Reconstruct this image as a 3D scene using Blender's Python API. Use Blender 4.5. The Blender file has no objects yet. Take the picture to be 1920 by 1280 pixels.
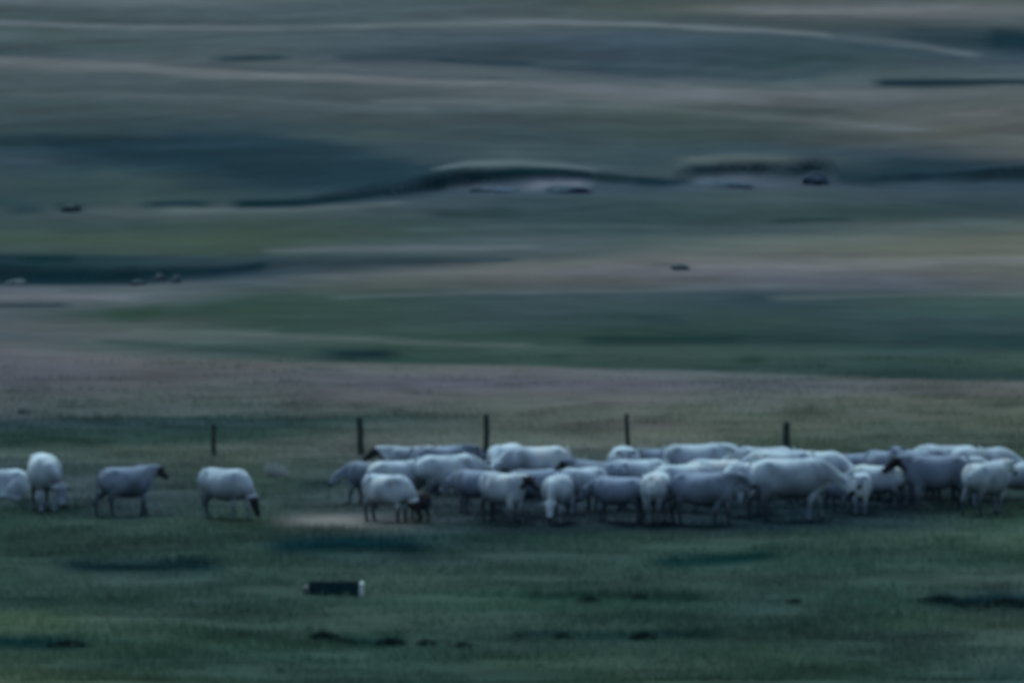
import bpy, bmesh, math, random
import numpy as np
from mathutils import Vector
random.seed(7); rng = np.random.RandomState(5)
scene = bpy.context.scene
COL = scene.collection

# ------------------------------------------------------------------ camera
F = 15400.0                       # focal length of a 1920 px wide frame
CAMZ, PITCH = 15.0, 0.0609
cam = bpy.data.cameras.new("camera"); co = bpy.data.objects.new("camera", cam); COL.objects.link(co)
co.location = (0, 0, CAMZ); co.rotation_euler = (math.pi/2 - PITCH, 0, 0)
cam.sensor_width = 36; cam.lens = F/1920*36
cam.clip_start = 0.5; cam.clip_end = 9000
cam.dof.use_dof = True; cam.dof.focus_distance = 22.0; cam.dof.aperture_fstop = 19.0
scene.camera = co
scene.render.resolution_x, scene.render.resolution_y = 1024, 682

# ------------------------------------------------------------------ light
SUN_EL, SUN_AZ = math.radians(62), math.radians(-18)     # soft light from high up beyond the herd
w = bpy.data.worlds.new("World"); scene.world = w; w.use_nodes = True
nt = w.node_tree; bg = nt.nodes["Background"]
sky = nt.nodes.new("ShaderNodeTexSky"); sky.sky_type = 'NISHITA'; sky.sun_disc = False
sky.sun_elevation = SUN_EL; sky.sun_rotation = SUN_AZ; sky.air_density = 1.3; sky.dust_density = 1.0; sky.ozone_density = 2.0
nt.links.new(sky.outputs[0], bg.inputs[0]); bg.inputs[1].default_value = 0.065
sl = bpy.data.lights.new("sun", 'SUN'); so = bpy.data.objects.new("sun", sl); COL.objects.link(so)
sl.energy = 1.4; sl.angle = math.radians(25); sl.color = (0.70, 0.97, 1.0)
sd = Vector((math.sin(SUN_AZ)*math.cos(SUN_EL), math.cos(SUN_AZ)*math.cos(SUN_EL), math.sin(SUN_EL)))
so.rotation_euler = sd.to_track_quat('Z', 'Y').to_euler()
scene.view_settings.view_transform = 'Standard'; scene.view_settings.look = 'None'
scene.view_settings.gamma = 1; scene.view_settings.exposure = 0.47
scene.render.engine = 'CYCLES'
scene.cycles.filter_width = 2.4
scene.cycles.use_denoising = True
scene.cycles.max_bounces = 4; scene.cycles.diffuse_bounces = 2; scene.cycles.volume_bounces = 0
ILL = np.array((0.56, 0.74, 0.89))

def lin(c):
    c = np.asarray(c, float)/255.0
    return np.where(c <= 0.04045, c/12.92, ((c+0.055)/1.055)**2.4)
def alb(c, k=1.0):
    """base colour for a seen tone under this dull light"""
    c = np.array(c, float)*(1.03, 1.025, 1.045); c[0] = min(c[0], c[1]*.935+1); c[2] = min(c[2], c[1]*1.10+6)
    return np.clip(lin(c)/ILL*k, 0.004, 0.8)

# ------------------------------------------------------------------ ground shape
def sm(a, b, x):
    t = np.clip((x-a)/(b-a), 0, 1); return t*t*(3-2*t)
def base_z(D):
    D = np.asarray(D, float)
    z = 13.3*np.clip(1-D/112.0, 0, 1.0)**2
    z = np.where(D < 0, 13.3, z)
    t = np.clip(D-235, 0, None)
    z = z + 0.018*t*t/(t+40)                       # moor rising gently
    t2 = np.clip(D-620, 0, None)
    z = z + 0.075*t2*t2/(t2+250)
    return z
Dtab = np.concatenate([np.linspace(100, 900, 8001)])
def vproj(D, z):
    dz = z-CAMZ
    fw = D*math.cos(PITCH)-dz*math.sin(PITCH); up = D*math.sin(PITCH)+dz*math.cos(PITCH)
    return 640-F*up/fw, fw
Vtab, FWtab = vproj(Dtab, base_z(Dtab))

# value noise in python
_perm = rng.rand(256, 256)
def vnoise(x, y):
    xi = np.floor(x).astype(int); yi = np.floor(y).astype(int); fx = x-xi; fy = y-yi
    fx = fx*fx*(3-2*fx); fy = fy*fy*(3-2*fy)
    g = lambda a, b: _perm[a & 255, b & 255]
    return (g(xi, yi)*(1-fx)+g(xi+1, yi)*fx)*(1-fy)+(g(xi, yi+1)*(1-fx)+g(xi+1, yi+1)*fx)*fy - 0.5
def fbm(x, y, o=3):
    s = 0; a = 1
    for i in range(o): s = s+a*vnoise(x+17*i, y+31*i); a *= .5; x = x*2.03; y = y*2.03
    return s

def relief(X, D):
    X = np.asarray(X, float); D = np.asarray(D, float)
    z = base_z(D)
    z = z + sm(90, 140, D)*(0.16*fbm(X/9, D/9, 2) + 0.05*fbm(X/1.7+5, D/1.7, 2) + .06*fbm(X/1.3+2, D/.9, 2))
    z = z + sm(235, 320, D)*(1.3*fbm(X/34+9, D/24+3, 2) + .25*fbm(X/12, D/7+3, 2))
    return z
def ground(u, v):
    """the spot of ground seen at a point of the 1920 px wide view"""
    D = float(np.interp(-v, -Vtab, Dtab)); fw = float(np.interp(D, Dtab, FWtab))
    for _ in range(12):
        X = (u-960)/F*fw
        e, fw = vproj(D, float(relief(X, D))); D += .6*(float(e)-v)*D*D/231000
    return (u-960)/F*fw, D
# eroded peat banks: foot line in the view, height in metres, fade length behind
BANKS = [
 ([(430,386),(540,383),(640,374),(740,366),(820,354),(880,345),(960,343),(1040,338),(1110,338),(1190,346),(1270,352)], [0,.15,.35,.5,.65,.7,.55,.4,.35,.4,0], 14),
 ([(1262,338),(1300,334),(1380,330),(1460,330),(1540,330),(1575,334)], [.25,.55,.6,.65,.75,.2], 12),
 ([(1560,345),(1660,348),(1800,343),(1930,338),(2100,335)], [0,.35,.4,.5,.4], 14),
 ([(-200,522),(0,525),(120,527),(240,525),(330,522),(430,513),(560,502),(700,498),(840,493),(980,488)], [.4,.5,.5,.5,.45,.3,.2,.15,.1,0], 6),
 ([(-200,574),(0,574),(120,573),(260,570)], [.3,.25,.15,0], 5),
 ([(1640,160),(1760,164),(1850,166),(1930,168),(2100,168)], [0,.1,.2,.25,.25], 20),
 ([(560,674),(640,675),(740,672),(780,668)], [0,.18,.22,0], 6),
 ([(400,112),(470,114),(540,112)], [0,.25,0], 15),
]
_banks = []
for pts, hs, L in BANKS:
    P = [ground(u, v) for u, v in pts]
    _banks.append((np.array([p[0] for p in P]), np.array([p[1] for p in P]), np.array(hs), L))
def height(X, D):
    X = np.asarray(X, float); D = np.asarray(D, float)
    z = relief(X, D)
    for bx, bd, bh, L in _banks:
        wob = 2.2*fbm(X/2.2+bd[0], X*0+bd[0], 3)
        d = D-(np.interp(X, bx, bd)+wob)
        h = np.interp(X, bx, bh, left=bh[0] if bx[0] < -25 else 0, right=bh[-1] if bx[-1] > 25 else 0)
        z = z + h*np.where(d > 0, sm(0, 1.1, d)*np.exp(-np.clip(d, 0, None)/L), 0) - 0.25*h*np.exp(-((d+1.2)/1.2)**2)
    z = z + 0.14*np.exp(-((D-197)/1.6)**2)*sm(-30, 0, X)     # low bank the posts stand on
    return z

# ------------------------------------------------------------------ ground colour zones (vegetation, soil, some painted shade)
XN = [0, 240, 480, 720, 960, 1200, 1440, 1680, 1920]
G0=(70,84,89); G1=(64,78,82); LT=(80,93,98); DG=(54,70,75); NV=(32,53,67); BK=(14,36,50); GG=(52,71,70); GR=(58,76,70)
TN=(90,97,95); PK=(80,84,91); GN=(44,65,60); DK=(34,54,54); OL=(70,82,78); MD=(30,44,56)
ROWS = [
 ([-300]*9, [G0]*9),
 ([0]*9,   [(80,92,98),(82,94,99),(76,88,94),(68,84,90),(66,80,84),(66,78,80),(76,80,82),(76,84,88),(74,82,80)]),
 ([24]*9,  [(62,76,80),(62,76,80),(66,80,86),(68,82,88),(68,82,86),(68,82,82),(74,84,84),(84,92,96),(80,92,94)]),
 ([46]*9,  [(66,82,84),(70,84,88),(72,86,92),(74,88,94),(78,90,94),(62,76,80),(60,72,76),(60,72,76),(66,78,82)]),
 ([75]*9,  [(72,88,92),(68,84,88),(72,88,94),(70,86,94),(64,80,90),(60,78,90),(54,72,80),(48,66,74),(30,50,72)]),
 ([95,95,98,100,105,112,125,118,110],  [(58,74,78),(66,82,86),(66,80,84),(58,72,82),(54,70,78),(56,72,84),(46,66,72),(56,72,78),(52,68,84)]),
 ([112,122,134,140,135,140,152,150,142], [(82,92,96),(80,90,95),(80,90,94),(82,92,98),(72,84,90),(66,80,88),(70,84,88),(68,84,88),(72,86,92)]),
 ([150,150,158,165,168,186,190,178,172], [G1,G1,G1,(66,78,82),(76,86,90),(80,90,94),(80,88,92),(76,86,90),(78,88,90)]),
 ([205,205,210,212,212,215,215,212,212], [(62,78,82),(62,78,82),(64,78,82),(64,78,82),(62,76,80),(64,78,78),(66,80,80),(78,86,88),(80,87,87)]),
 ([238,240,248,258,258,258,255,262,265], [(54,72,76),(50,68,74),(50,68,76),(58,74,76),(52,68,74),(56,72,74),(54,68,70),(74,82,84),(76,84,84)]),
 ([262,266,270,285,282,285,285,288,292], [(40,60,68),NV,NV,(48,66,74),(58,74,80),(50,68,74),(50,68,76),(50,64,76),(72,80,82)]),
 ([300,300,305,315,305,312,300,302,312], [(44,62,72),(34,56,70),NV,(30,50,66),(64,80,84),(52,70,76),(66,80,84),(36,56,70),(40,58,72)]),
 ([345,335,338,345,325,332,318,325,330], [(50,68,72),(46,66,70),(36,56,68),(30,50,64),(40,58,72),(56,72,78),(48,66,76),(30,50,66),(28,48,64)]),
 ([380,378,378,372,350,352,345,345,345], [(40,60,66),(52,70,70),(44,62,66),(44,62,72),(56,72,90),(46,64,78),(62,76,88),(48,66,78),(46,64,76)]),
 ([398,398,396,388,378,368,364,364,362], [(54,72,76),(66,80,84),(66,82,84),(60,76,82),(52,70,78),(52,70,76),(58,76,80),(56,72,80),(52,70,78)]),
 ([425,425,425,420,412,410,405,398,398], [(52,70,70),(50,68,68),(54,72,68),(52,70,70),(50,68,74),(46,66,70),(50,68,70),(46,64,66),(50,68,74)]),
 ([450,448,446,440,430,432,432,428,420], [GR,(60,78,72),(58,76,68),(56,74,72),(50,68,72),(48,66,70),(58,74,78),(68,82,84),(70,84,84)]),
 ([472,470,470,468,462,452,455,455,452], [(54,72,74),(58,76,72),(54,72,66),(62,78,82),(70,84,90),(64,80,82),(80,92,90),(80,90,86),(84,92,86)]),
 ([480,482,488,488,482,474,472,472,470], [(26,48,56),(36,56,62),(44,62,70),(56,72,78),(66,80,84),(80,92,94),(88,98,96),(84,92,86),(86,92,86)]),
 ([528,528,512,500,492,487,490,486,484], [(20,44,56),(24,46,56),(44,62,72),(60,72,78),(86,94,94),(88,95,97),(92,96,98),(94,100,98),(96,102,98)]),
 ([540,540,526,515,508,504,505,503,504], [(76,86,96),(74,86,92),(62,76,84),(82,92,94),(88,92,94),(92,92,98),(96,94,102),(84,90,90),(82,88,86)]),
 ([556,556,545,535,530,528,528,530,532], [(84,92,98),(78,90,96),(60,76,78),(72,82,80),(68,76,78),(72,78,80),(72,80,88),(76,84,94),(76,84,86)]),
 ([590,590,575,560,555,550,560,565,570], [(72,84,90),(48,68,64),(48,70,64),(48,68,66),(52,70,74),(56,72,78),(44,64,72),(52,72,72),(52,74,72)]),
 ([615,612,610,605,595,595,600,605,610], [(76,86,90),(72,84,84),(50,70,66),(48,68,66),(52,70,74),(44,64,66),(46,66,66),(46,66,70),(48,68,72)]),
 ([632,632,636,632,632,632,632,640,642], [(70,82,88),(74,84,86),(66,82,84),(60,78,76),(42,62,60),(40,62,58),(34,54,56),(42,62,64),(34,56,60)]),
 ([646,648,652,655,655,656,660,670,675], [(76,84,88),(60,76,76),(50,70,70),(44,66,60),(56,76,74),(56,76,72),(54,74,72),(46,68,66),(54,74,70)]),
 ([655,664,672,676,680,688,698,708,710], [(82,86,92),(72,84,86),(60,76,76),(38,60,58),(48,70,68),(46,66,64),(44,64,64),(38,58,60),(42,62,62)]),
 ([663,672,680,685,688,694,704,714,716], [(84,86,93),(84,86,90),(80,86,88),(84,94,92),(84,90,92),(78,88,92),(74,86,88),(78,86,88),(82,90,92)]),
 ([700,704,706,712,716,720,726,732,734], [(80,82,92),(76,80,86),(72,80,84),(80,82,92),(82,82,92),(80,82,90),(76,84,92),(76,84,88),(80,86,84)]),
 ([745]*9, [(70,80,84),(70,80,82),(70,80,82),(76,80,84),(78,86,86),(80,86,88),(76,86,86),(82,90,86),(70,80,76)]),
 ([776]*9, [(72,84,88),(66,80,82),(66,80,82),(68,80,80),(74,84,82),(78,88,84),(76,88,84),(72,82,78),(76,86,80)]),
 ([788,788,788,786,790,790,790,790,790], [(50,68,76),(42,62,66),(42,62,66),(56,74,76),(74,84,82),(78,86,84),(72,82,76),(68,80,76),(72,82,76)]),
 ([822,826,818,806,812,812,815,815,815], [(36,58,56),(42,64,62),(42,66,62),(72,84,84),(78,90,88),(82,90,86),(70,82,78),(66,80,76),(66,78,74)]),
 ([836,840,832,820,830,830,830,830,830], [(48,68,66),(62,78,74),(70,84,82),(78,88,88),(82,94,92),(80,90,88),(64,78,72),(62,76,72),(60,74,70)]),
 ([856,858,852,850,860,860,860,860,860], [(66,82,82),(66,82,80),(70,82,80),(72,82,86),(70,82,84),(70,80,82),(56,70,66),(54,68,64),(52,68,62)]),
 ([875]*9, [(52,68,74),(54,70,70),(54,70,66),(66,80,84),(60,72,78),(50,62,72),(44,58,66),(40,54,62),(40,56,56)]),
 ([905]*9, [(54,70,74),(58,72,78),(46,64,60),(54,70,74),(44,56,68),(40,52,66),(34,48,62),(30,44,56),(44,62,62)]),  # herd rows: trampled mud, with the animals' shade painted in
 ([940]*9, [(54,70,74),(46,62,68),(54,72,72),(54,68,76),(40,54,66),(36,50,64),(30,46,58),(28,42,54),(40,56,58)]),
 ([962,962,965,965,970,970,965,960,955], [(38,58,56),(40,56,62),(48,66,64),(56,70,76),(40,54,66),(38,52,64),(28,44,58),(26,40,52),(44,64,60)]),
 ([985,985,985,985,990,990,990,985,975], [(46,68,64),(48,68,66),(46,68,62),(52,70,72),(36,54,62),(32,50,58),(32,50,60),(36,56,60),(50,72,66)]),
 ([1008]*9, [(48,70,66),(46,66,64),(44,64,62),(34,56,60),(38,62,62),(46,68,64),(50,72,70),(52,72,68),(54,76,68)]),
 ([1045]*9, [(46,68,64),(44,64,64),(44,66,62),(44,64,66),(48,68,68),(46,68,66),(42,66,62),(46,68,66),(40,62,56)]),
 ([1085]*9, [(48,70,66),(50,70,70),(46,68,66),(54,74,70),(50,72,70),(48,70,68),(50,72,70),(50,72,70),(62,80,80)]),
 ([1130]*9, [(40,62,60),(44,66,62),(46,66,64),(46,68,64),(46,70,64),(46,70,66),(46,68,68),(46,70,66),(48,68,70)]),
 ([1165]*9, [(60,80,68),(56,76,72),(50,72,68),(52,72,68),(50,70,68),(44,66,64),(44,66,64),(50,72,66),(58,76,72)]),
 ([1205]*9, [(44,66,62),(46,68,62),(46,70,64),(46,68,64),(46,66,66),(46,68,66),(50,72,68),(46,66,66),(56,76,72)]),
 ([1245]*9, [(54,74,66),(42,64,60),(46,68,66),(48,72,70),(50,72,66),(56,76,72),(54,76,70),(48,70,66),(50,70,70)]),
 ([1280]*9, [(64,82,70),(54,74,66),(48,70,66),(46,68,68),(44,68,64),(52,74,66),(50,72,68),(44,66,62),(48,70,72)]),
 ([1500]*9, [GN]*9),
]
# strokes: points, half thickness (px), colour, strength, end fade, colour, strength
ST = [
 ([(-20,100),(200,112),(400,124),(620,136),(800,142),(960,148)], 5, (54,70,78), .6),  # valley shade behind the crest, painted as a dark streak
 ([(700,190),(1000,196),(1240,206),(1500,224),(1750,246),(1930,262)], 6, (80,90,94), .5),
 ([(0,175),(240,178),(520,190),(800,205)], 7, (72,86,90), .45),
 ([(60,232),(300,226),(600,236),(900,250),(1100,262)], 6, (50,68,74), .45),
 ([(1150,232),(1400,238),(1640,262),(1800,285)], 7, (56,70,72), .55),
 ([(960,88),(1200,100),(1440,112),(1600,128)], 6, (56,74,84), .5),
 ([(-20,34),(200,38),(480,42),(700,38),(860,36)], 5, (56,72,76), .6),  # painted shade behind the upper crest line
 ([(1240,160),(1400,172),(1560,178),(1700,176)], 6, (86,95,99), .5),
 ([(240,622),(500,626),(800,642),(1000,646)], 4, (72,88,86), .6),
 ([(620,560),(900,548),(1200,545),(1460,535)], 4, (76,88,94), .5),
 ([(1440,560),(1600,556),(1800,552),(1950,548)], 4, (74,86,90), .5),
 ([(300,396),(560,392),(760,380)], 4, (74,88,92), .6),
 ([(760,430),(1000,424),(1240,424),(1500,430)], 4, (62,80,84), .6),
 ([(500,470),(760,466),(1000,462)], 5, (76,88,94), .6),
 ([(1440,655),(1600,664),(1800,668),(1950,672)], 5, (58,78,78), .6),
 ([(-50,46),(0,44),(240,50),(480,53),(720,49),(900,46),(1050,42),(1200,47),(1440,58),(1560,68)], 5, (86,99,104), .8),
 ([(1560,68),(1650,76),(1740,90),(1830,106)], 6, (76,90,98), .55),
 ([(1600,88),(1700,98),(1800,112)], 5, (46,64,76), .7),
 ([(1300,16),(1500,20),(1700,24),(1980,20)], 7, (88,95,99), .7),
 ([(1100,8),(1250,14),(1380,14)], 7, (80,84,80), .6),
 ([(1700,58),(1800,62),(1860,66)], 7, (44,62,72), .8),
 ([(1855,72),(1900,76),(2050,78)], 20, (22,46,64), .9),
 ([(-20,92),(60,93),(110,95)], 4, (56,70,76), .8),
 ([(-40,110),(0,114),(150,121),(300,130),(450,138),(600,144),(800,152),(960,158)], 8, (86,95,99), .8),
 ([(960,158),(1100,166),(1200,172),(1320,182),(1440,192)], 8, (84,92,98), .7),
 ([(400,110),(460,109),(540,107)], 5, (40,58,66), .95),
 ([(640,108),(760,108),(850,114),(960,117),(1050,126),(1180,132)], 6, (48,64,74), .85),
 ([(820,112),(900,117),(1000,120)], 4, (34,54,68), .8),
 ([(1100,122),(1300,140),(1450,147),(1550,140)], 8, (48,68,78), .7),
 ([(1450,120),(1540,108),(1600,118)], 14, (42,64,66), .6),
 ([(1380,200),(1440,204),(1520,208),(1600,212)], 5, (62,74,78), .8),
 ([(1640,158),(1760,157),(1850,155),(1980,155)], 8, (20,40,52), .95),
 ([(1780,215),(1880,214)], 6, (90,94,96), .6),
 ([(1750,245),(1860,250)], 10, (80,84,76), .5),
 ([(0,278),(60,270),(110,262)], 10, (34,56,64), .6),
 ([(90,268),(200,285),(350,300),(440,305)], 14, (28,50,66), .8),
 ([(320,262),(480,262),(580,275),(700,305),(800,318)], 16, (32,54,70), .7),
 ([(0,302),(60,306),(110,310)], 10, (54,70,84), .6),
 ([(180,335),(260,340),(330,345)], 14, (54,72,74), .7),
 ([(430,320),(600,330),(760,330),(860,315)], 18, (28,50,66), .7),
 ([(820,316),(880,306),(960,303),(1060,312),(1130,324)], 5, (72,88,94), .75),
 ([(1130,324),(1220,334),(1260,340)], 4, (70,84,92), .5),
 ([(1280,298),(1370,293),(1470,298)], 6, (72,86,88), .7),
 ([(1060,302),(1160,308),(1240,306)], 6, (46,64,74), .6),
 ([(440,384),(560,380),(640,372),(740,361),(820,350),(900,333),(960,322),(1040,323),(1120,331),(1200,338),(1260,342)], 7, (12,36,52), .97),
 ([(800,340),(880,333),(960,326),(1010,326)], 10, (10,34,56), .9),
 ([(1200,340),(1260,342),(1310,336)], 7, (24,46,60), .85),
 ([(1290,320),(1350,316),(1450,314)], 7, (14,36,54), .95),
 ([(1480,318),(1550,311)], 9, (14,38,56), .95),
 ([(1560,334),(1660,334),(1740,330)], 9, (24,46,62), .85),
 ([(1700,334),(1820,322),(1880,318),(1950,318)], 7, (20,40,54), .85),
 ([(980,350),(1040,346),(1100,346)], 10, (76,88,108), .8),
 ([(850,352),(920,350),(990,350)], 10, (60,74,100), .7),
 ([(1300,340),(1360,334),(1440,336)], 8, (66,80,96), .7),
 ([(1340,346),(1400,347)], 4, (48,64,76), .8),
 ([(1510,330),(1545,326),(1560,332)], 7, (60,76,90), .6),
 ([(270,383),(330,382),(385,383)], 6, (26,48,58), .9),
 ([(110,388),(130,389),(148,389)], 6, (22,44,54), .95),
 ([(20,396),(60,392),(85,392)], 7, (34,54,62), .8),
 ([(1440,415),(1520,413),(1600,412)], 6, (34,54,56), .9),
 ([(820,402),(900,400),(960,398)], 7, (38,58,62), .7),
 ([(40,486),(90,484),(145,485)], 7, (16,42,48), .9),
 ([(60,516),(200,518),(320,512),(420,506),(500,496)], 11, (12,38,50), .9),
 ([(500,496),(640,492),(800,490),(960,485)], 6, (42,58,66), .85),
 ([(-20,572),(60,572),(130,571)], 4, (38,54,62), .9),
 ([(-20,557),(100,556),(260,556)], 4, (84,92,100), .7),
 ([(120,545),(200,544),(300,545)], 3, (60,74,78), .7),
 ([(1220,496),(1270,496)], 3, (66,76,74), .9),
 ([(1300,500),(1440,499),(1560,503),(1700,497),(1800,490),(1980,486)], 5, (98,102,104), .6),
 ([(1560,482),(1700,478),(1920,472)], 5, (74,84,80), .5),
 ([(200,592),(260,588),(310,580)], 14, (42,66,58), .7),
 ([(380,575),(480,563),(570,553)], 9, (44,68,64), .6),
 ([(600,665),(700,663),(740,662)], 8, (20,42,50), .9),
 ([(520,618),(700,622),(860,636),(1000,636)], 8, (42,64,60), .7),
 ([(1200,602),(1280,600)], 9, (40,60,64), .7),
 ([(1100,636),(1280,636),(1390,634)], 9, (28,50,52), .85),
 ([(1380,675),(1430,676)], 8, (34,56,52), .85),
 ([(1030,668),(1070,668)], 6, (36,58,56), .7),
 ([(1680,635),(1800,630),(1930,645)], 12, (34,56,60), .6),
 ([(180,640),(400,652),(640,668)], 6, (46,64,64), .7),
 ([(560,690),(600,693),(640,694)], 4, (62,74,78), .7),
 ([(35,770),(55,770)], 5, (56,68,74), .9),
 ([(1830,766),(1900,764)], 5, (60,72,68), .8),
 ([(0,828),(60,828)], 9, (28,50,50), .6),
 ([(480,795),(600,788),(700,786)], 5, (38,60,62), .7),
 ([(450,880),(540,875),(640,872)], 9, (46,62,58), .8),
 ([(560,910),(610,908),(645,902)], 10, (32,50,52), .95),
 ([(520,978),(620,975),(700,980),(780,980)], 14, (84,92,96), .7, 60),
 ([(545,979),(640,974),(690,976)], 13, (106,112,114), .9, 80),
 ([(20,950),(90,955),(170,955)], 10, (30,48,50), .8),
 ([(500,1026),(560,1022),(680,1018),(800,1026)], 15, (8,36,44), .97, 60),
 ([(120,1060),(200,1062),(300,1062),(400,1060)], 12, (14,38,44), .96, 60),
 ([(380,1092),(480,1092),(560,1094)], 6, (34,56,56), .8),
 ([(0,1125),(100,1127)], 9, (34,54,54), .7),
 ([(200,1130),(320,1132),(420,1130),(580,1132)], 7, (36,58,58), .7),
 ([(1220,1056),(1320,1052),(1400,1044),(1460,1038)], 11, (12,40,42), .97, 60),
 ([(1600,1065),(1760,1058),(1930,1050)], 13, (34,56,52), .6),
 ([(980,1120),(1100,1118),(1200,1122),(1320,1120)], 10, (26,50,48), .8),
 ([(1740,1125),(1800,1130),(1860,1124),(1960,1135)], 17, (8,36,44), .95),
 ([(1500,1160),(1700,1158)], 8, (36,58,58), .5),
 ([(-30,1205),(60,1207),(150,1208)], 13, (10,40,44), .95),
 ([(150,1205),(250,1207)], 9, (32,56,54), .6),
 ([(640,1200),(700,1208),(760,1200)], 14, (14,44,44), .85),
 ([(960,1192),(1060,1194),(1200,1195),(1350,1190)], 11, (22,46,48), .85),
 ([(360,1186),(440,1184),(520,1196)], 8, (38,60,58), .6),
 ([(1400,1180),(1560,1178)], 7, (36,58,58), .6),
 ([(850,1236),(890,1236)], 9, (38,60,58), .6),
 ([(-20,1160),(60,1165),(130,1168)], 12, (62,82,68), .6),
]
def paint(u, v, X, D):
    wob = 5.0*fbm(X/6+3, D/14+2, 3)
    vv = v + wob
    uu = u + 16*fbm(X/3+8, D/9, 2)
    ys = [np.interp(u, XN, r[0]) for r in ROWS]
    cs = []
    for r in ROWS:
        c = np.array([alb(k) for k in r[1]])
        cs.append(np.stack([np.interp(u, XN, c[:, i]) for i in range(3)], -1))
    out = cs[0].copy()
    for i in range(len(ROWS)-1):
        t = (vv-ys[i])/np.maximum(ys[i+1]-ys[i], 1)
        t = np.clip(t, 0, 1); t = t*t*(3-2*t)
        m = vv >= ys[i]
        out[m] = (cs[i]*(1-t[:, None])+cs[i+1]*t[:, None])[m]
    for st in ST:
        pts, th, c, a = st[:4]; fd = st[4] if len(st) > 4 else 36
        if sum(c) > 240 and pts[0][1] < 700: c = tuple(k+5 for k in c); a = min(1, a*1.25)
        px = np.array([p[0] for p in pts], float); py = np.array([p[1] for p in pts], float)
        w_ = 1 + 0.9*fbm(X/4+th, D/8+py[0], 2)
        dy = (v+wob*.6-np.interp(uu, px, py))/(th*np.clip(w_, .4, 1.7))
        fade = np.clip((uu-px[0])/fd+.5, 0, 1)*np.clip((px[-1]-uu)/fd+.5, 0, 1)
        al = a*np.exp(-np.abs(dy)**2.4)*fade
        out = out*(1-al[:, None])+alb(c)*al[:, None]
    sk = D-.22*X
    g = 1 + .26*fbm(X/22+3, sk/9, 2)*sm(240, 330, D) + .6*np.clip(fbm(X/1.9+7, D/2.2+1, 3)+.05, -.4, .15)*(1-sm(215, 240, D)) + 0.14*fbm(X/4.5, D/2.5, 3) + 0.14*fbm(X/12, D/7, 2) + .22*fbm(X/4+4, D/1.0, 3)*(1-sm(230, 300, D)) + .07*fbm(X/7, sk/4, 3)*sm(230, 300, D)
    out = out*g[:, None]
    return np.clip(out, 0.004, 0.8)

# ------------------------------------------------------------------ ground mesh
tt = np.concatenate([-np.array([8, 4, 2.5, 1.6, 1.0, .7, .5, .35, .25, .18, .14, .115, .095, .083]),
                     np.linspace(-.074, .074, 380),
                     np.array([.083, .095, .115, .14, .18, .25, .35, .5, .7, 1.0, 1.6, 2.5, 4, 8])])
DD = np.concatenate([np.array([-900, -400, -150, -60, -20, -5]), np.arange(0, 130, 4.0), np.arange(130, 240, .3), np.arange(240, 345, .3),
                     np.arange(345, 520, .25), np.arange(520, 800, 6), np.arange(800, 1600, 40), np.arange(1600, 5200, 300)])
Tg, Dg = np.meshgrid(tt, DD)
Xg = Tg*np.maximum(np.abs(Dg), 110)
X, D = Xg.ravel(), Dg.ravel()
Z = height(X, D)
vref, fwd = vproj(np.clip(D, 100, None), np.where(D > 100, Z, base_z(D)))
uref = 960+F*X/np.maximum(fwd, 50)
uref = np.where(np.abs(uref-960) > 1100, 960+np.sign(uref-960)*(1100+0*uref), uref)
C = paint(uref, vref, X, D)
# outside the meadow in view the same moor goes on in broad patches
moor = alb((56, 74, 72))*(1+0.7*fbm(X/25, D/40, 3))[:, None]
out_w = np.clip((np.abs(X)/np.maximum(D, 100)-.075)/.03, 0, 1)
out_w = np.maximum(out_w, np.clip((D-520)/80, 0, 1)); out_w = np.maximum(out_w, np.clip((135-D)/10, 0, 1))
C = C*(1-out_w[:, None])+moor*out_w[:, None]
nr, nc = Tg.shape
idx = np.arange(nr*nc).reshape(nr, nc)
quads = np.stack([idx[:-1, :-1], idx[:-1, 1:], idx[1:, 1:], idx[1:, :-1]], -1).reshape(-1, 4)
me = bpy.data.meshes.new("ground")
me.vertices.add(len(X)); me.vertices.foreach_set("co", np.stack([X, D, Z], -1).astype(np.float32).ravel())
me.loops.add(len(quads)*4); me.loops.foreach_set("vertex_index", quads.astype(np.int32).ravel())
me.polygons.add(len(quads)); me.polygons.foreach_set("loop_start", (np.arange(len(quads))*4).astype(np.int32))
me.polygons.foreach_set("use_smooth", np.ones(len(quads), bool))
me.update(calc_edges=True); me.validate()
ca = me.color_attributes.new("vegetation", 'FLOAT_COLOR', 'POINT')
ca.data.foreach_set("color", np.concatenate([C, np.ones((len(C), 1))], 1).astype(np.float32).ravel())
gob = bpy.data.objects.new("ground", me); COL.objects.link(gob); gob["kind"] = "structure"
gob["label"] = "dull green pasture and moor rising in streaky bands behind the herd"

def nodes(name, rough=0.9, spec=0.2):
    m = bpy.data.materials.new(name); m.use_nodes = True
    b = m.node_tree.nodes["Principled BSDF"]; b.inputs["Roughness"].default_value = rough
    b.inputs["Specular IOR Level"].default_value = spec
    return m, m.node_tree, b
m, t, b = nodes("moor_vegetation", 1.0, 0.0)
att = t.nodes.new("ShaderNodeAttribute"); att.attribute_name = "vegetation"
geo = t.nodes.new("ShaderNodeNewGeometry")
def noise(t, scale, detail=4, sx=1, sy=1):
    mp = t.nodes.new("ShaderNodeMapping"); mp.inputs["Scale"].default_value = (sx, sy, 1)
    n = t.nodes.new("ShaderNodeTexNoise"); n.inputs["Scale"].default_value = scale; n.inputs["Detail"].default_value = detail
    t.links.new(geo.outputs["Position"], mp.inputs[0]); t.links.new(mp.outputs[0], n.inputs["Vector"]); return n
n1 = noise(t, 0.9, 5, .5, .6); n2 = noise(t, 6.0, 3)
mr = t.nodes.new("ShaderNodeMapRange"); mr.inputs[1].default_value = .25; mr.inputs[2].default_value = .75; mr.inputs[3].default_value = .86; mr.inputs[4].default_value = 1.14
t.links.new(n1.outputs[0], mr.inputs[0])
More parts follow.
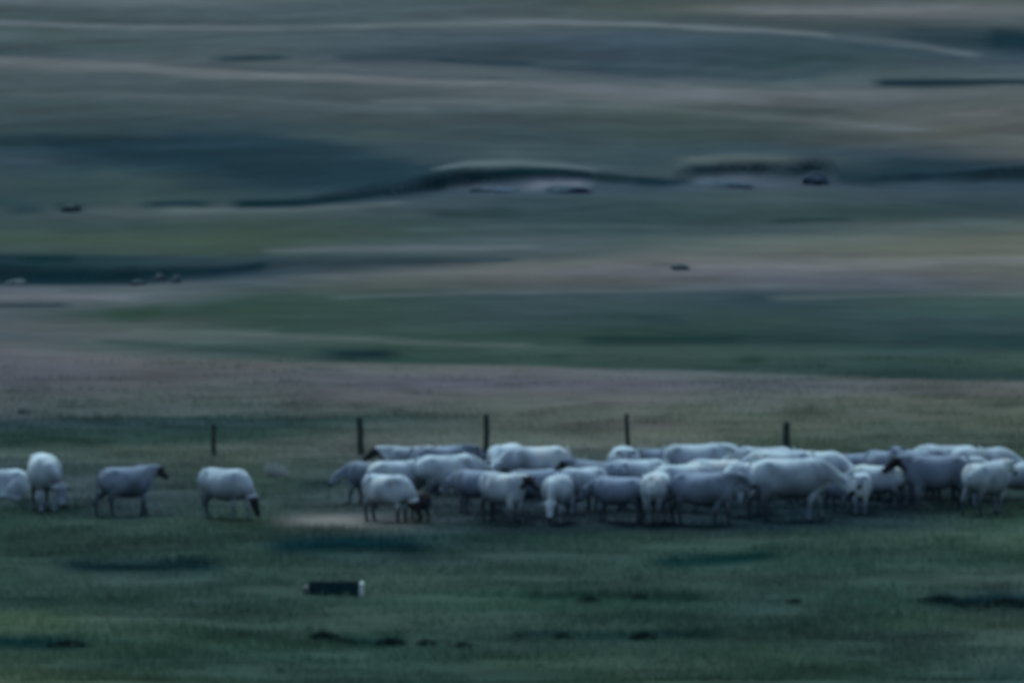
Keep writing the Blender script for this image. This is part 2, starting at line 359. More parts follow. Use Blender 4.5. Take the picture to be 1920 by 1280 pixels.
vm = t.nodes.new("ShaderNodeVectorMath"); vm.operation = 'SCALE'
t.links.new(att.outputs["Color"], vm.inputs[0]); t.links.new(mr.outputs[0], vm.inputs["Scale"])
t.links.new(vm.outputs[0], b.inputs["Base Color"])
bp = t.nodes.new("ShaderNodeBump"); bp.inputs["Strength"].default_value = .5; bp.inputs["Distance"].default_value = .1
t.links.new(n2.outputs[0], bp.inputs["Height"]); t.links.new(bp.outputs[0], b.inputs["Normal"])
me.materials.append(m)

# ------------------------------------------------------------------ mesh helpers
def loft(bm, secs, n=16, e=2.3):
    """secs: (centre Vector, half width (across), half height, optional) swept along their centres"""
    rings = []
    P = [Vector(s[0]) for s in secs]
    for i, s in enumerate(secs):
        d = (P[min(i+1, len(P)-1)]-P[max(i-1, 0)]).normalized()
        side = d.cross(Vector((0, 0, 1)))
        if side.length < .15: side = Vector((0, -1, 0))
        side.normalize()
        if side.y > 0: side = -side
        up = side.cross(d).normalized()
        ring = []
        for k in range(n):
            a = 2*math.pi*k/n; c, q = math.cos(a), math.sin(a)
            cx = math.copysign(abs(c)**(2/e), c); sx = math.copysign(abs(q)**(2/e), q)
            ring.append(bm.verts.new(P[i]+side*cx*s[1]+up*sx*s[2]))
        rings.append(ring)
    for a, b_ in zip(rings, rings[1:]):
        for k in range(n): bm.faces.new((a[k], a[(k+1) % n], b_[(k+1) % n], b_[k]))
    bm.faces.new(rings[0]); bm.faces.new(rings[-1][::-1])

def ball(bm, c, r, sc=(1, 1, 1)):
    g = bmesh.ops.create_icosphere(bm, subdivisions=3, radius=r)
    for v in g['verts']: v.co = Vector((v.co.x*sc[0], v.co.y*sc[1], v.co.z*sc[2]))+Vector(c)

def link(name, me_, mat=None, parent=None):
    o = bpy.data.objects.new(name, me_); COL.objects.link(o)
    if mat and not me_.materials: me_.materials.append(mat)
    if parent: o.parent = parent
    return o

# ------------------------------------------------------------------ cattle
def cow_mesh(name, pose, coat, yaw=0.0, step=0, fat=1.0, seed=0):
    """pose: level / up / graze / low / lie.   coat: (body, head, legs) colours"""
    bm = bmesh.new(); r = random.Random(seed)
    lie = pose == 'lie'
    dz = -.60 if lie else 0
    tor = [(-.84, 1.12, .07, .12), (-.79, 1.08, .19, .25), (-.64, 1.04, .3, .34), (-.42, .98, .33, .385), (-.12, .93, .39*fat, .42),
           (.2, .925, .39*fat, .43), (.42, .96, .33, .41), (.6, .98, .26, .36), (.74, 1.0, .15, .24), (.8, 1.0, .08, .12)]
    loft(bm, [((x, 0, z+dz), hw, hh) for x, z, hw, hh in tor], 24, 2.5)
    # hip bones, shoulder blades, withers
    for s in (-1, 1):
        ball(bm, (-.5, .2*s, 1.24+dz), .12, (1, .8, .8)); ball(bm, (.45, .17*s, 1.08+dz), .2, (.8, .6, 1.3)); ball(bm, (-.66, .15*s, 1.02+dz), .22, (.8, .7, 1.25))
    ball(bm, (.42, 0, 1.3+dz), .13, (1.5, .6, .65)); ball(bm, (.66, 0, .78+dz), .16, (.8, .6, 1.0))
    neck0 = Vector((.55, 0, 1.1+dz))
    tgt = {'level': (.99, 1.27, -.62), 'up': (.93, 1.45, -.4), 'low': (1.05, .95, -.85), 'graze': (1.0, .62, -1.2), 'lie': (1.0, 1.36, -.55)}[pose]
    cy, sy = math.cos(yaw), math.sin(yaw)
    def R(dx, y, z, w=1.0):        # turn the neck and head sideways about its root
        a = yaw*w; ca, sa = math.cos(a), math.sin(a)
        return Vector((neck0.x+dx*ca-y*sa, dx*sa+y*ca, z))
    poll = (tgt[0]-neck0.x, tgt[1]+dz)
    mid = (poll[0]*.5, (neck0.z+poll[1])/2+.02)
    loft(bm, [(R(-.12, 0, neck0.z, 0), .2, .3), (R(poll[0]*.22, 0, neck0.z*.8+poll[1]*.2, .3), .165, .27), (R(mid[0], 0, mid[1], .6), .13, .21),
              (R(poll[0]*.8, 0, neck0.z*.2+poll[1]*.8, .85), .105, .165), (R(poll[0], 0, poll[1]), .10, .13)], 16)
    a = tgt[2]; hx, hz = math.cos(a), math.sin(a)
    hp = lambda d, y=0, o=0: R(poll[0]+hx*d-hz*o*1.0, y, poll[1]+hz*d+hx*o)
    loft(bm, [(hp(-.08), .075, .08), (hp(-.03), .105, .12), (hp(.08), .115, .13), (hp(.17), .108, .125), (hp(.28), .078, .098), (hp(.38), .07, .08), (hp(.45), .08, .078), (hp(.50), .062, .055)], 16)
    for s in (-1, 1):
        loft(bm, [(hp(-.02, .08*s, .05), .03, .035), (hp(0, .16*s, .06), .03, .06), (hp(.02, .25*s, .04), .022, .055), (hp(.04, .31*s, .01), .012, .015)], 8)
        ball(bm, hp(.14, .105*s, .035), .025)
    # legs
    if not lie:
        for i, s in enumerate((-1, 1)):
            st = (step*(.14 if i else -.1))
            loft(bm, [((.5, .15*s, 1.05), .1, .17), ((.49, .17*s, .82), .105, .15), ((.48+st*.3, .17*s, .66), .085, .1), ((.5+st*.8, .165*s, .44), .062, .066),
                      ((.5+st, .16*s, .38), .055, .06), ((.495+st*1.1, .155*s, .2), .042, .044), ((.5+st*1.2, .155*s, .12), .052, .052), ((.52+st*1.25, .155*s, .06), .05, .055), ((.54+st*1.25, .155*s, .0), .06, .072)], 12)
            st = (step*(-.16 if i else .12))
            loft(bm, [((-.6, .13*s, 1.1), .13, .2), ((-.56, .17*s, .86), .125, .2), ((-.55+st*.3, .18*s, .7), .095, .14), ((-.68+st*.8, .17*s, .53), .062, .085),
                      ((-.73+st, .165*s, .46), .055, .075), ((-.71+st*1.1, .16*s, .28), .043, .047), ((-.69+st*1.2, .16*s, .13), .052, .054), ((-.66+st*1.2, .16*s, .06), .05, .056), ((-.64+st*1.2, .16*s, .0), .06, .072)], 12)
        loft(bm, [((-.78, 0, 1.33), .05, .05), ((-.86, 0, 1.28), .032, .032), ((-.92, .01, 1.1), .027, .027), ((-.93, .03, .8), .024, .024), ((-.92, .04, .62), .04, .04), ((-.91, .05, .45), .048, .048), ((-.91, .05, .34), .02, .02)], 8)
        ball(bm, (-.4, 0, .66), .12, (1.1, .9, .7))
    else:
        for s in (-1, 1):      # folded legs
            loft(bm, [((.5, .16*s, .42), .11, .15), ((.62, .2*s, .2), .085, .1), ((.8, .22*s, .09), .065, .07), ((.6, .24*s, .06), .05, .055), ((.42, .25*s, .055), .055, .055)], 10)
            loft(bm, [((-.6, .2*s, .45), .15, .2), ((-.35, .32*s, .25), .14, .16), ((-.12, .36*s, .12), .09, .1), ((-.4, .38*s, .07), .06, .065), ((-.62, .38*s, .06), .055, .055)], 10)
        loft(bm, [((-.78, 0, .74), .05, .05), ((-.88, .04, .6), .03, .03), ((-.95, .12, .3), .027, .027), ((-.98, .18, .06), .045, .045), ((-1.02, .24, .04), .03, .03)], 8)
    bmesh.ops.recalc_face_normals(bm, faces=bm.faces)
    me_ = bpy.data.meshes.new(name+"_raw"); bm.to_mesh(me_); bm.free()
    o = bpy.data.objects.new("tmp_body", me_); COL.objects.link(o)
    md = o.modifiers.new("r", 'REMESH'); md.mode = 'VOXEL'; md.voxel_size = .022
    ms = o.modifiers.new("s", 'SMOOTH'); ms.factor = .5; ms.iterations = 5
    dg = bpy.context.evaluated_depsgraph_get(); dg.update()
    res = bpy.data.meshes.new_from_object(o.evaluated_get(dg)); res.name = name
    bpy.data.objects.remove(o); bpy.data.meshes.remove(me_)
    n = len(res.vertices); V = np.empty(n*3, np.float32); res.vertices.foreach_get("co", V); V = V.reshape(-1, 3)
    res.polygons.foreach_set("use_smooth", np.ones(len(res.polygons), bool))
    cb, ch, cl = [np.array(c) for c in coat]
    A = np.tile(cb, (n, 1))
    # head colour: everything past the poll
    pp = np.array(hp(-.02)); hd = np.array(hp(.5))-pp; L = np.linalg.norm(hd); hd /= L
    dist = (V-pp) @ hd; rad = np.linalg.norm((V-pp)-dist[:, None]*hd, axis=1)
    mh = sm(-.05, .05, dist)*(rad < .36)*(dist < .7)
    A = A*(1-mh[:, None])+ch*mh[:, None]
    mm = sm(.38, .43, dist)*(rad < .2)*(dist < .7); A = A*(1-mm[:, None])+np.array((.03, .03, .032))*mm[:, None]
    for s in (-1, 1):
        e = np.exp(-(np.linalg.norm(V-np.array(hp(.14, .11*s, .035)), axis=1)/.035)**2)[:, None]; A = A*(1-e)+.01*e
        er = (np.linalg.norm(V-np.array(hp(.03, .28*s, .02)), axis=1) < .1)[:, None]*.6; A = A*(1-er)+.04*er
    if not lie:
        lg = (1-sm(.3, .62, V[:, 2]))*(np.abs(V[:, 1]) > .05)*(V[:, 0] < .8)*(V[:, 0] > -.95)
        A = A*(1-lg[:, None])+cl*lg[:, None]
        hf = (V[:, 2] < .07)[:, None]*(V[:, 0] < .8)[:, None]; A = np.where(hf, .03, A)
    # shade of belly and lower flanks painted into the coat, then random mud
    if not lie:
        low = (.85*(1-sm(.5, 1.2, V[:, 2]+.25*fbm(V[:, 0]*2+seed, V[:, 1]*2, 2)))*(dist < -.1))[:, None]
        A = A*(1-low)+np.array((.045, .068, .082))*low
    mud = (.35*np.clip(fbm(V[:, 0]*3+seed, V[:, 2]*3+V[:, 1]*2, 3)+.15, 0, 1))[:, None]
    A = A*(1-mud)+np.array((.11, .10, .09))*mud
    A = A*(1+.75*fbm(V[:, 0]*2.6+seed*3, V[:, 2]*2.2+V[:, 1]*1.5+seed, 2))[:, None]
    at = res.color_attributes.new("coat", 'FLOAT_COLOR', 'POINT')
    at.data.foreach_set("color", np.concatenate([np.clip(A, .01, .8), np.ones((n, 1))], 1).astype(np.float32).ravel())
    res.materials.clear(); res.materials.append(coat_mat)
    return res
coat_mat, t, b = nodes("coat", .75, .15)
att = t.nodes.new("ShaderNodeAttribute"); att.attribute_name = "coat"
tc = t.nodes.new("ShaderNodeTexCoord"); n = t.nodes.new("ShaderNodeTexNoise"); n.inputs["Scale"].default_value = 25; n.inputs["Detail"].default_value = 4
t.links.new(tc.outputs["Object"], n.inputs["Vector"])
mr = t.nodes.new("ShaderNodeMapRange"); mr.inputs[3].default_value = .82; mr.inputs[4].default_value = 1.18; t.links.new(n.outputs[0], mr.inputs[0])
vm = t.nodes.new("ShaderNodeVectorMath"); vm.operation = 'SCALE'; t.links.new(att.outputs["Color"], vm.inputs[0]); t.links.new(mr.outputs[0], vm.inputs["Scale"])
t.links.new(vm.outputs[0], b.inputs["Base Color"])
bp = t.nodes.new("ShaderNodeBump"); bp.inputs["Strength"].default_value = .3; bp.inputs["Distance"].default_value = .02
t.links.new(n.outputs[0], bp.inputs["Height"]); t.links.new(bp.outputs[0], b.inputs["Normal"])

W = (.62, .71, .78); W2 = (.17, .21, .24); GY = (.28, .335, .42); DKH = (.035, .035, .04); DGY = (.085, .105, .125)  # W2, DGY: leg tones with the shade low in the herd painted in
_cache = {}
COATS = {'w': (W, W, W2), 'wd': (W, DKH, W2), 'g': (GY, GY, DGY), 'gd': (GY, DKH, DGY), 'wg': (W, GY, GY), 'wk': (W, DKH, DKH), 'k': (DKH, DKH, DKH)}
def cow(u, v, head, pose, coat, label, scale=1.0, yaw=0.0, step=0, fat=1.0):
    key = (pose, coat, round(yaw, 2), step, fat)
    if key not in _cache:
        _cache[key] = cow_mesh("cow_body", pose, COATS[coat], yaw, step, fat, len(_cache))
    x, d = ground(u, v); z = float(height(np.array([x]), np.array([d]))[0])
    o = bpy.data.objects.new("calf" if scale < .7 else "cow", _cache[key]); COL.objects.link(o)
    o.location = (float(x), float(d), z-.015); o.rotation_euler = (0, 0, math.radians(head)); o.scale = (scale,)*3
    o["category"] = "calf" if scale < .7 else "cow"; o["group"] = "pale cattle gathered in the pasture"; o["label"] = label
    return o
# heading: 0 = facing right, 90 = away, 180 = left, -90 = towards the camera
HERD = [
 (-8, 935, 184, 'lie', 'w', "pale cow cut off by the left edge of the photo", .92, 0, 0, 1),
 (84, 958, -78, 'graze', 'wg', "bright rimmed white cow seen end on, leftmost of the whole animals", .95, .5, 0, 1),
 (238, 966, 32, 'level', 'gd', "dull grey dark-headed cow standing side on, between the two brighter strays", .81, .2, 1, 1),
 (424, 973, -42, 'graze', 'wd', "white cow grazing alone below the leftmost fence post", .84, 0, 1, 1.1),
 (696, 945, 165, 'low', 'g', "dim grey cow at the left end of the packed herd", .72, 0, 1, 1),
 (772, 926, 198, 'level', 'wd', "white dark-faced cow at the back, right of the second fence post", .82, -.3, 0, 1),
 (728, 978, -40, 'graze', 'wk', "round-flanked cow with a black lowered head beside the pale bare patch", .78, .1, 0, 1.15),
 (840, 950, 20, 'low', 'wd', "long-bodied white cow with a dark face below the third fence post", .88, 0, 1, 1.05),
 (826, 928, 20, 'level', 'g', "dim grey cow hidden behind the long-bodied white one", .84, .2, 0, 1),
 (946, 932, -112, 'low', 'wg', "white cow facing the viewer just right of the third fence post", .90, .3, 0, 1.1),
 (1005, 938, 196, 'low', 'w', "round-rumped bright white cow at the back, nearest the herd's middle gap", .92, .3, 0, 1.15),
 (944, 978, -50, 'level', 'wd', "white cow with a black face turned to the right, below the two round white cows", .80, .1, 0, 1.15),
 (1046, 980, -102, 'graze', 'w', "arched white cow facing the viewer with its pale muzzle at the ground", .79, .0, 0, 1.1),
 (1122, 958, 150, 'level', 'gd', "grey cow with a dark muzzle pointing left, standing in the herd's middle gap", .84, 0, 1, 1),
 (1170, 935, -88, 'level', 'wg', "white-striped cow facing the viewer under the fourth fence post", .88, 0, 0, 1.15),
 (1232, 930, 160, 'low', 'gd', "dark-headed grey cow half hidden right of the white-striped one", .82, 0, 0, 1),
 (1160, 978, 158, 'low', 'g', "lilac grey cow in the front row left of the cow seen from behind", .74, -.2, 0, 1.1),
 (1230, 981, 80, 'low', 'w', "cow seen from behind on two pale hind legs with a dark gap between", .84, 0, 0, 1.05),
 (1304, 931, 8, 'level', 'w', "white cow at the back with raised head and ears against the tan grass", .90, -.8, 0, 1.05),
 (1345, 950, 172, 'low', 'wg', "pale backed cow squeezed between the raised head and the mauve grey cow", .80, 0, 0, 1),
 (1318, 984, -22, 'level', 'g', "mauve grey cow side on in the front row with its head to the right", .86, .25, 1, 1.1),
 (1482, 976, 3, 'low', 'w', "biggest white cow, side on with a black gap under its belly", 1.02, -.2, 1, 1.05),
 (1400, 966, -128, 'low', 'w', "white cow with one long pale foreleg, against the biggest cow's rump", .88, 0, 0, 1.05),
 (1530, 945, -35, 'low', 'wg', "grey-headed cow behind the biggest white one, right of the last fence post", .90, 0, 0, 1),
 (1432, 932, 185, 'low', 'w', "pale cow back showing left of the last fence post", .86, 0, 0, 1),
 (1600, 935, 12, 'low', 'g', "grey cow behind the two calves", .78, 0, 0, 1),
 (1614, 962, -95, 'level', 'wg', "small pale calf facing the viewer with a bright brow", .66, 0, 0, 1),
 (1576, 960, -60, 'low', 'g', "small grey calf beside the bright-browed calf", .62, 0, 0, 1),
 (1655, 938, -70, 'up', 'g', "grey cow facing the viewer with both ears pricked above the herd", .84, 0, 0, 1),
 (1716, 935, -40, 'level', 'g', "grey cow behind the head of the long mauve cow", .84, 0, 0, 1),
 (1752, 956, 195, 'level', 'gd', "long mauve grey cow facing left above a black shadowed belly gap", .92, .2, 0, 1.05),
 (1776, 934, 172, 'low', 'w', "bright white backed cow in the rear row, left of its twin", .91, 0, 0, 1),
 (1838, 936, 6, 'low', 'w', "bright white backed cow in the rear row at the far right", .88, 0, 0, 1),
 (1850, 966, 55, 'level', 'w', "blue-white cow turned half away near the right edge", .88, 0, 1, 1),
 (1912, 948, -12, 'low', 'wg', "pale grey cow cut off by the right edge", .74, 0, 1, 1),
]
HERD += [
 (1002, 966, 205, 'low', 'g', "grey flank filling the gap between the black-faced cow and the arched one", .76, 0, 0, 1.1),
 (1090, 962, -140, 'low', 'wg', "pale cow half hidden behind the arched cow's right side", .76, 0, 0, 1.1),
 (896, 962, 150, 'low', 'g', "dim cow between the long-bodied white one and the black-faced one", .72, 0, 0, 1.1),
 (1278, 962, 30, 'low', 'w', "white cow wedged behind the one seen from behind and the mauve grey one", .82, 0, 0, 1.1),
 (1196, 955, 200, 'low', 'wg', "pale cow squeezed in below the white-striped one", .84, 0, 0, 1.1),
 (1462, 950, 200, 'low', 'w', "white cow hidden but for its back behind the biggest cow", .95, 0, 0, 1.1),
 (1645, 955, 160, 'low', 'w', "white cow behind the right side of the bright-browed calf", .74, 0, 0, 1.1),
 (1692, 948, -100, 'level', 'wd', "black-faced cow in the gap left of the long mauve grey one", .76, 0, 0, 1.1),
 (1800, 948, -30, 'low', 'wg', "pale cow behind the rump of the long mauve grey one", .84, 0, 0, 1.1),
 (744, 950, 20, 'low', 'wg', "pale cow behind the round-flanked one with the black head", .78, 0, 0, 1.1),
 (786, 977, 110, 'low', 'k', "black calf standing at the feet of the herd by the bare patch", .5, 0, 0, 1.1),
]
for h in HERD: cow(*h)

# ------------------------------------------------------------------ fence posts
pm, t, b = nodes("weathered_wood", .9, .1)
tc = t.nodes.new("ShaderNodeTexCoord"); mp = t.nodes.new("ShaderNodeMapping"); mp.inputs["Scale"].default_value = (30, 30, 2)
n = t.nodes.new("ShaderNodeTexNoise"); n.inputs["Scale"].default_value = 1; n.inputs["Detail"].default_value = 5
cr = t.nodes.new("ShaderNodeValToRGB"); cr.color_ramp.elements[0].color = (.04, .058, .052, 1); cr.color_ramp.elements[1].color = (.075, .10, .088, 1)
t.links.new(tc.outputs["Object"], mp.inputs[0]); t.links.new(mp.outputs[0], n.inputs["Vector"]); t.links.new(n.outputs[0], cr.inputs[0]); t.links.new(cr.outputs[0], b.inputs["Base Color"])
POSTS = [(401, 798, 854, 9, .5, "faint post standing alone above the grazing stray cow"), (677, 785, 851, 12, 3, "stout leaning post left of the herd"),
         (911, 786, 866, 11, -.5, "post behind the gap between the two round white cows"), (1177, 784, 866, 9, 1.5, "thin post behind the white-striped cow"),
         (1475, 800, 866, 14, 0, "thickest post, rightmost of the row, behind the biggest cow")]
for i, (u, v0, v1, wpx, tilt, lab) in enumerate(POSTS):
    x, d = ground(u, v1); sc = F/float(d); hgt = (v1-v0)/sc+.05; r = wpx/sc/2
    bm = bmesh.new(); N = 10; rings = []
    for k, zz in enumerate((-.3, 0, hgt*.3, hgt*.6, hgt*.94, hgt-.01, hgt+.02)):
        rr = r*(1.05-.1*zz/hgt)*(1 if k < 5 else (.92 if k == 5 else .5)); off = .012*math.sin(k*2.1+i)
        rings.append([bm.verts.new((off+rr*math.cos(2*math.pi*j/N)*(1+.08*math.sin(j*3+i)), rr*math.sin(2*math.pi*j/N), zz)) for j in range(N)])
    for a_, b_ in zip(rings, rings[1:]):
        for j in range(N): bm.faces.new((a_[j], a_[(j+1) % N], b_[(j+1) % N], b_[j]))
    bm.faces.new(rings[-1]); bm.faces.new(rings[0][::-1])
    me_ = bpy.data.meshes.new("fence_post"); bm.to_mesh(me_); bm.free()
    o = link("fence_post", me_, pm); o.location = (float(x), float(d), float(height(np.array([x]), np.array([d]))[0])); o.rotation_euler = (0, math.radians(-tilt), 0)
    o["label"] = "dark wooden fence post: " + lab; o["category"] = "fence post"; o["group"] = "fence posts in a row behind the herd"

# ------------------------------------------------------------------ feed trough
def plain(name, c, rough=.6, var=.25, sc=9):
    m, t, b = nodes(name, rough, .3)
    tc = t.nodes.new("ShaderNodeTexCoord"); n = t.nodes.new("ShaderNodeTexNoise"); n.inputs["Scale"].default_value = sc; n.inputs["Detail"].default_value = 4
    cr = t.nodes.new("ShaderNodeValToRGB"); cr.color_ramp.elements[0].position = .3; cr.color_ramp.elements[1].position = .7
    cr.color_ramp.elements[0].color = tuple(k*(1-var) for k in c)+(1,); cr.color_ramp.elements[1].color = tuple(min(.85, k*(1+var)) for k in c)+(1,)
    t.links.new(tc.outputs["Object"], n.inputs["Vector"]); t.links.new(n.outputs[0], cr.inputs[0]); t.links.new(cr.outputs[0], b.inputs["Base Color"])
    return m
def bxm(name, boxes, bev=.01):
    bm = bmesh.new()
    for (x0, x1, y0, y1, z0, z1) in boxes:
        g = bmesh.ops.create_cube(bm, size=1)
        for v in g['verts']: v.co = Vector(((x0+x1)/2+v.co.x*(x1-x0), (y0+y1)/2+v.co.y*(y1-y0), (z0+z1)/2+v.co.z*(z1-z0)))
    bmesh.ops.bevel(bm, geom=bm.edges[:], offset=bev, segments=2, affect='EDGES')
    me_ = bpy.data.meshes.new(name); bm.to_mesh(me_); bm.free(); return me_
x, d = ground(627, 1115)
tr = bpy.data.objects.new("feed_trough", None); COL.objects.link(tr); tr.location = (float(x), float(d), float(height(np.array([x]), np.array([d]))[0])); tr.rotation_euler = (0, 0, math.radians(-3))
tr["label"] = "low dark trough with pale end blocks on the grass in front of the herd"; tr["category"] = "trough"
mdk = plain("dark_rubber", (.006, .042, .052), .8); mwh = plain("white_block", (.7, .8, .74), .8, .06); mgy = plain("grey_block", (.16, .17, .17), .8, .15)
link("basin", bxm("basin", [(-.5, .5, -.2, -.175, -.02, .25), (-.5, .5, .175, .2, -.02, .25), (-.5, .5, -.172, .172, .04, .06)], .005), mdk, tr)
link("rim", bxm("rim", [(-.5, .5, -.225, -.19, .254, .27), (-.5, .5, .18, .225, .254, .27)], .004), mdk, tr)
e1 = link("end_block", bxm("end_block", [(-.62, -.502, -.2, .2, -.03, .17)], .02), mgy, tr); e1["label"] = "dull grey end block"
e2 = link("end_block", bxm("end_block", [(.502, .58, -.22, .22, -.03, .26)], .02), mwh, tr); e2["label"] = "bright white end block"

# ------------------------------------------------------------------ rush clumps
rm = plain("rush_green", (.022, .055, .048), .8, .4)
def clump(rad, h, n, seed):
    r = random.Random(seed); bm = bmesh.new()
    for i in range(n):
        a = r.uniform(0, 6.283); q = rad*r.random()**.7; bx, by = q*math.cos(a), q*math.sin(a)
        le = r.uniform(.1, .5)*h*1.1; hh = h*r.uniform(.45, 1.0)*(1.05-.55*q/rad); dx, dy = math.cos(a+r.uniform(-.6, .6))*le*.6, math.sin(a)*le*.6
        wd = .012; pa = r.uniform(0, 3.14); wx, wy = wd*math.cos(pa), wd*math.sin(pa)
        vs = [bm.verts.new((bx-wx, by-wy, -.03)), bm.verts.new((bx+wx, by+wy, -.03)), bm.verts.new((bx+dx*.4+wx*.8, by+dy*.4+wy*.8, hh*.6)), bm.verts.new((bx+dx*.4-wx*.8, by+dy*.4-wy*.8, hh*.6)), bm.verts.new((bx+dx, by+dy, hh))]
        bm.faces.new(vs[:4]); bm.faces.new((vs[3], vs[2], vs[4]))
    me_ = bpy.data.meshes.new("rush_clump"); bm.to_mesh(me_); bm.free(); me_.materials.append(rm); return me_
CL = [clump(.28, .2, 340, 1), clump(.2, .17, 230, 2), clump(.4, .17, 460, 3)]
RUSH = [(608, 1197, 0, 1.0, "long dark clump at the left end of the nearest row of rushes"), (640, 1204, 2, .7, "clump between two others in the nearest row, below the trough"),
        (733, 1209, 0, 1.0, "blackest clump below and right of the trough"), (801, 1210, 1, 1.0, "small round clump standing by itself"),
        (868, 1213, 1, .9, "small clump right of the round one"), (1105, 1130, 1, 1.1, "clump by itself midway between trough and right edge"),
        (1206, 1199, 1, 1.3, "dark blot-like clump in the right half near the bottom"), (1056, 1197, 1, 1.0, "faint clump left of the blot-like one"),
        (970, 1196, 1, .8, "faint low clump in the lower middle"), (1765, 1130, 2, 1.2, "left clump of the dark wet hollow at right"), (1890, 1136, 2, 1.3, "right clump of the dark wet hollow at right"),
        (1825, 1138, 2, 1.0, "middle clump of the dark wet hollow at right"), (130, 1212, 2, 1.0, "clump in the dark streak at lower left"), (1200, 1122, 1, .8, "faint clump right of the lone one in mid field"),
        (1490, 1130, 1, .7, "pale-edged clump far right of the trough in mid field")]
tm = plain("dead_grass", (.5, .53, .52), .9, .2)
tuft = clump(.3, .42, 260, 9); tuft.name = "grass_tussock"; tuft.materials.clear(); tuft.materials.append(tm)
x, d = ground(516, 892); o = bpy.data.objects.new("grass_tussock", tuft); COL.objects.link(o)
o.location = (float(x), float(d), float(height(np.array([x]), np.array([d]))[0])); o.rotation_euler = (0, .5, 0)
o["label"] = "pale leaning tussock of dead grass between the grazing stray and the herd"; o["category"] = "grass tussock"
for u, v, k, s, lab in RUSH:
    x, d = ground(u, v); o = bpy.data.objects.new("rush_clump", CL[k]); COL.objects.link(o)
    o.location = (float(x), float(d), float(height(np.array([x]), np.array([d]))[0])); o.scale = (s, s, s); o.rotation_euler = (0, 0, u)
    o["label"] = "dark rushes: " + lab; o["category"] = "rush clump"; o["group"] = "dark rush clumps in the near pasture"

# ------------------------------------------------------------------ grass standing in the near pasture
NB = 260000
gd = 146+rng.rand(NB)**1.25*92; gx = (rng.rand(NB)*2-1)*gd*.068
dens = fbm(gx/1.6, gd/1.1, 3)+rng.rand(NB)*.5
k = dens > .12+.5*np.clip((gd-205)/33, 0, 1); gx, gd = gx[k], gd[k]; n_ = len(gx)
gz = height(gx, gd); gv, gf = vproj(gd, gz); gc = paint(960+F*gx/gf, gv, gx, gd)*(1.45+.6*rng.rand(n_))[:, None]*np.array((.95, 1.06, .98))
bare = np.exp(-(((960+F*gx/gf)-640)/90)**2-((gv-976)/12)**2)
gh = (.05+.11*rng.rand(n_)**1.5)*(1+1.2*np.clip(fbm(gx/2.2+9, gd/1.6, 2), -.3, .5))*(1-.9*bare)
ga = rng.rand(n_)*math.pi; gw = .016
ld = (rng.rand(n_, 2)-.5)*gh[:, None]*1.1
P = np.zeros((n_, 3, 3)); P[:, 0] = np.stack([gx-gw*np.cos(ga), gd-gw*np.sin(ga), gz-.02], -1); P[:, 1] = np.stack([gx+gw*np.cos(ga), gd+gw*np.sin(ga), gz-.02], -1)
P[:, 2] = np.stack([gx+ld[:, 0], gd+ld[:, 1], gz+gh], -1)
gm = bpy.data.meshes.new("grass"); gm.vertices.add(n_*3); gm.vertices.foreach_set("co", P.astype(np.float32).ravel())
gm.loops.add(n_*3); gm.loops.foreach_set("vertex_index", np.arange(n_*3, dtype=np.int32)); gm.polygons.add(n_); gm.polygons.foreach_set("loop_start", (np.arange(n_)*3).astype(np.int32))
gm.update(calc_edges=True)
a_ = gm.color_attributes.new("vegetation", 'FLOAT_COLOR', 'POINT'); a_.data.foreach_set("color", np.concatenate([np.repeat(gc, 3, 0), np.ones((n_*3, 1))], 1).astype(np.float32).ravel())
gmat = bpy.data.materials.new("grass_blade"); gmat.use_nodes = True; t = gmat.node_tree; t.nodes.clear()
at_ = t.nodes.new("ShaderNodeAttribute"); at_.attribute_name = "vegetation"; df = t.nodes.new("ShaderNodeBsdfDiffuse"); tl = t.nodes.new("ShaderNodeBsdfTranslucent")
mx = t.nodes.new("ShaderNodeMixShader"); mx.inputs[0].default_value = .5; ou = t.nodes.new("ShaderNodeOutputMaterial")
for q in (df, tl): t.links.new(at_.outputs["Color"], q.inputs["Color"])
t.links.new(df.outputs[0], mx.inputs[1]); t.links.new(tl.outputs[0], mx.inputs[2]); t.links.new(mx.outputs[0], ou.inputs[0])
gm.materials.append(gmat); go = bpy.data.objects.new("grass", gm); COL.objects.link(go)
go["kind"] = "stuff"; go["category"] = "grass"; go["label"] = "short dull green grass growing all over the near pasture"

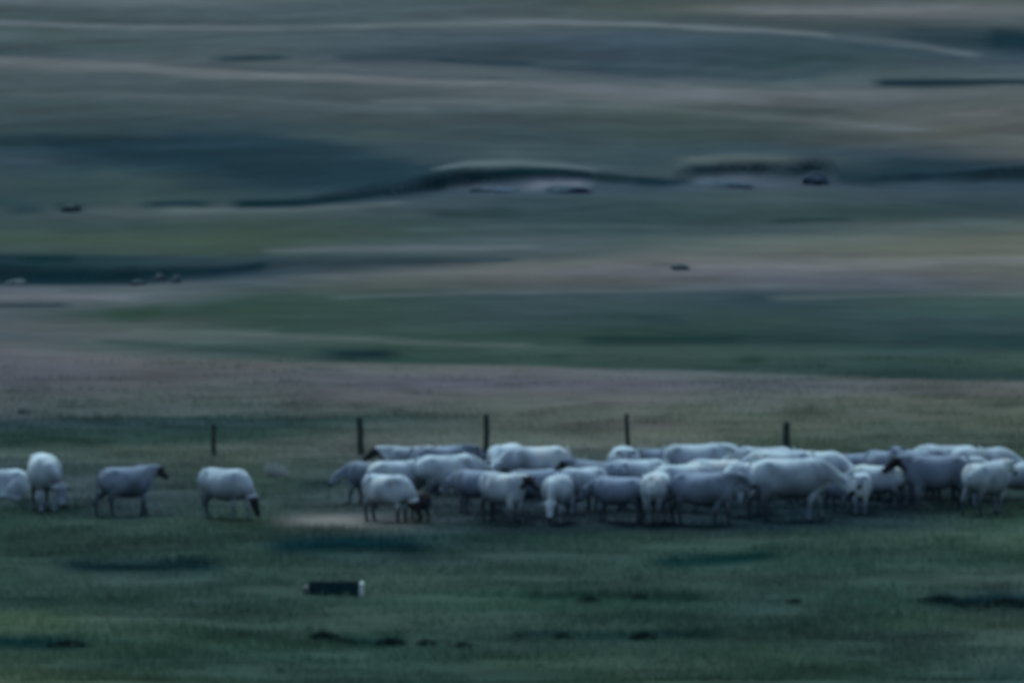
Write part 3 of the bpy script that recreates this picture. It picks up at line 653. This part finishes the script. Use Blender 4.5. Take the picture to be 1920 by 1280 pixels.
# ------------------------------------------------------------------ boulders by the gullies
def boulder(sx, sy, sz, seed, mat):
    bm = bmesh.new(); bmesh.ops.create_icosphere(bm, subdivisions=4, radius=1); r = random.Random(seed); o = r.uniform(0, 50)
    for v in bm.verts:
        c = v.co; k = 1+.35*float(fbm(np.array([c.x*1.6+o]), np.array([c.y*1.6+c.z*1.3+o]), 3)[0])
        v.co = Vector((c.x*sx*k, c.y*sy*k, c.z*sz*k))
    me_ = bpy.data.meshes.new("boulder"); bm.to_mesh(me_); bm.free(); me_.materials.append(mat)
    me_.polygons.foreach_set("use_smooth", np.ones(len(me_.polygons), bool)); return me_
bmat = plain("lichened_rock", (.10, .13, .14), .9, .3, 3); bdk = plain("peaty_rock", (.06, .085, .09), .9, .3, 3); bbl = plain("blue_grey_rock", (.055, .085, .12), .9, .3, 3)
ROCKS = [(330, 524, .16, .2, bmat, "upright pale rock on the lip of the dark gully"), (258, 528, .25, .14, bmat, "low pale rock left of the upright one on the gully lip"),
         (30, 530, .35, .18, bmat, "pale rock at the gully's left end by the photo edge"), (300, 522, .2, .16, bmat, "small pale rock close beside the upright one"),
         (1060, 360, 1.1, .35, bbl, "wide blue-grey slab under the middle of the long peat bank"), (930, 358, 1.0, .25, bbl, "low blue-grey slab left under the arched peat bank"),
         (1350, 350, 1.3, .3, bbl, "wide grey slab below the broken peat bank at right"), (1530, 345, .55, .35, bbl, "rounded grey rock at the right end of the broken peat bank"),
         (132, 396, .35, .2, bdk, "small black rock in the far left moor"), (45, 775, .16, .12, bdk, "small dark stone on the smooth bare strip at left"),
         (1275, 504, .3, .12, bdk, "small dark stone on the pale track at centre right")]
for i, (u, v, rx, rz, mt, lab) in enumerate(ROCKS):
    x, d = ground(u, v); o = bpy.data.objects.new("boulder", boulder(rx, rx*.8, rz, i, mt)); COL.objects.link(o)
    o.location = (float(x), float(d), float(height(np.array([x]), np.array([d]))[0])+rz*(.25 if rx < .8 else -.3)); o["label"] = lab; o["category"] = "boulder"; o["group"] = "rocks scattered on the moor"
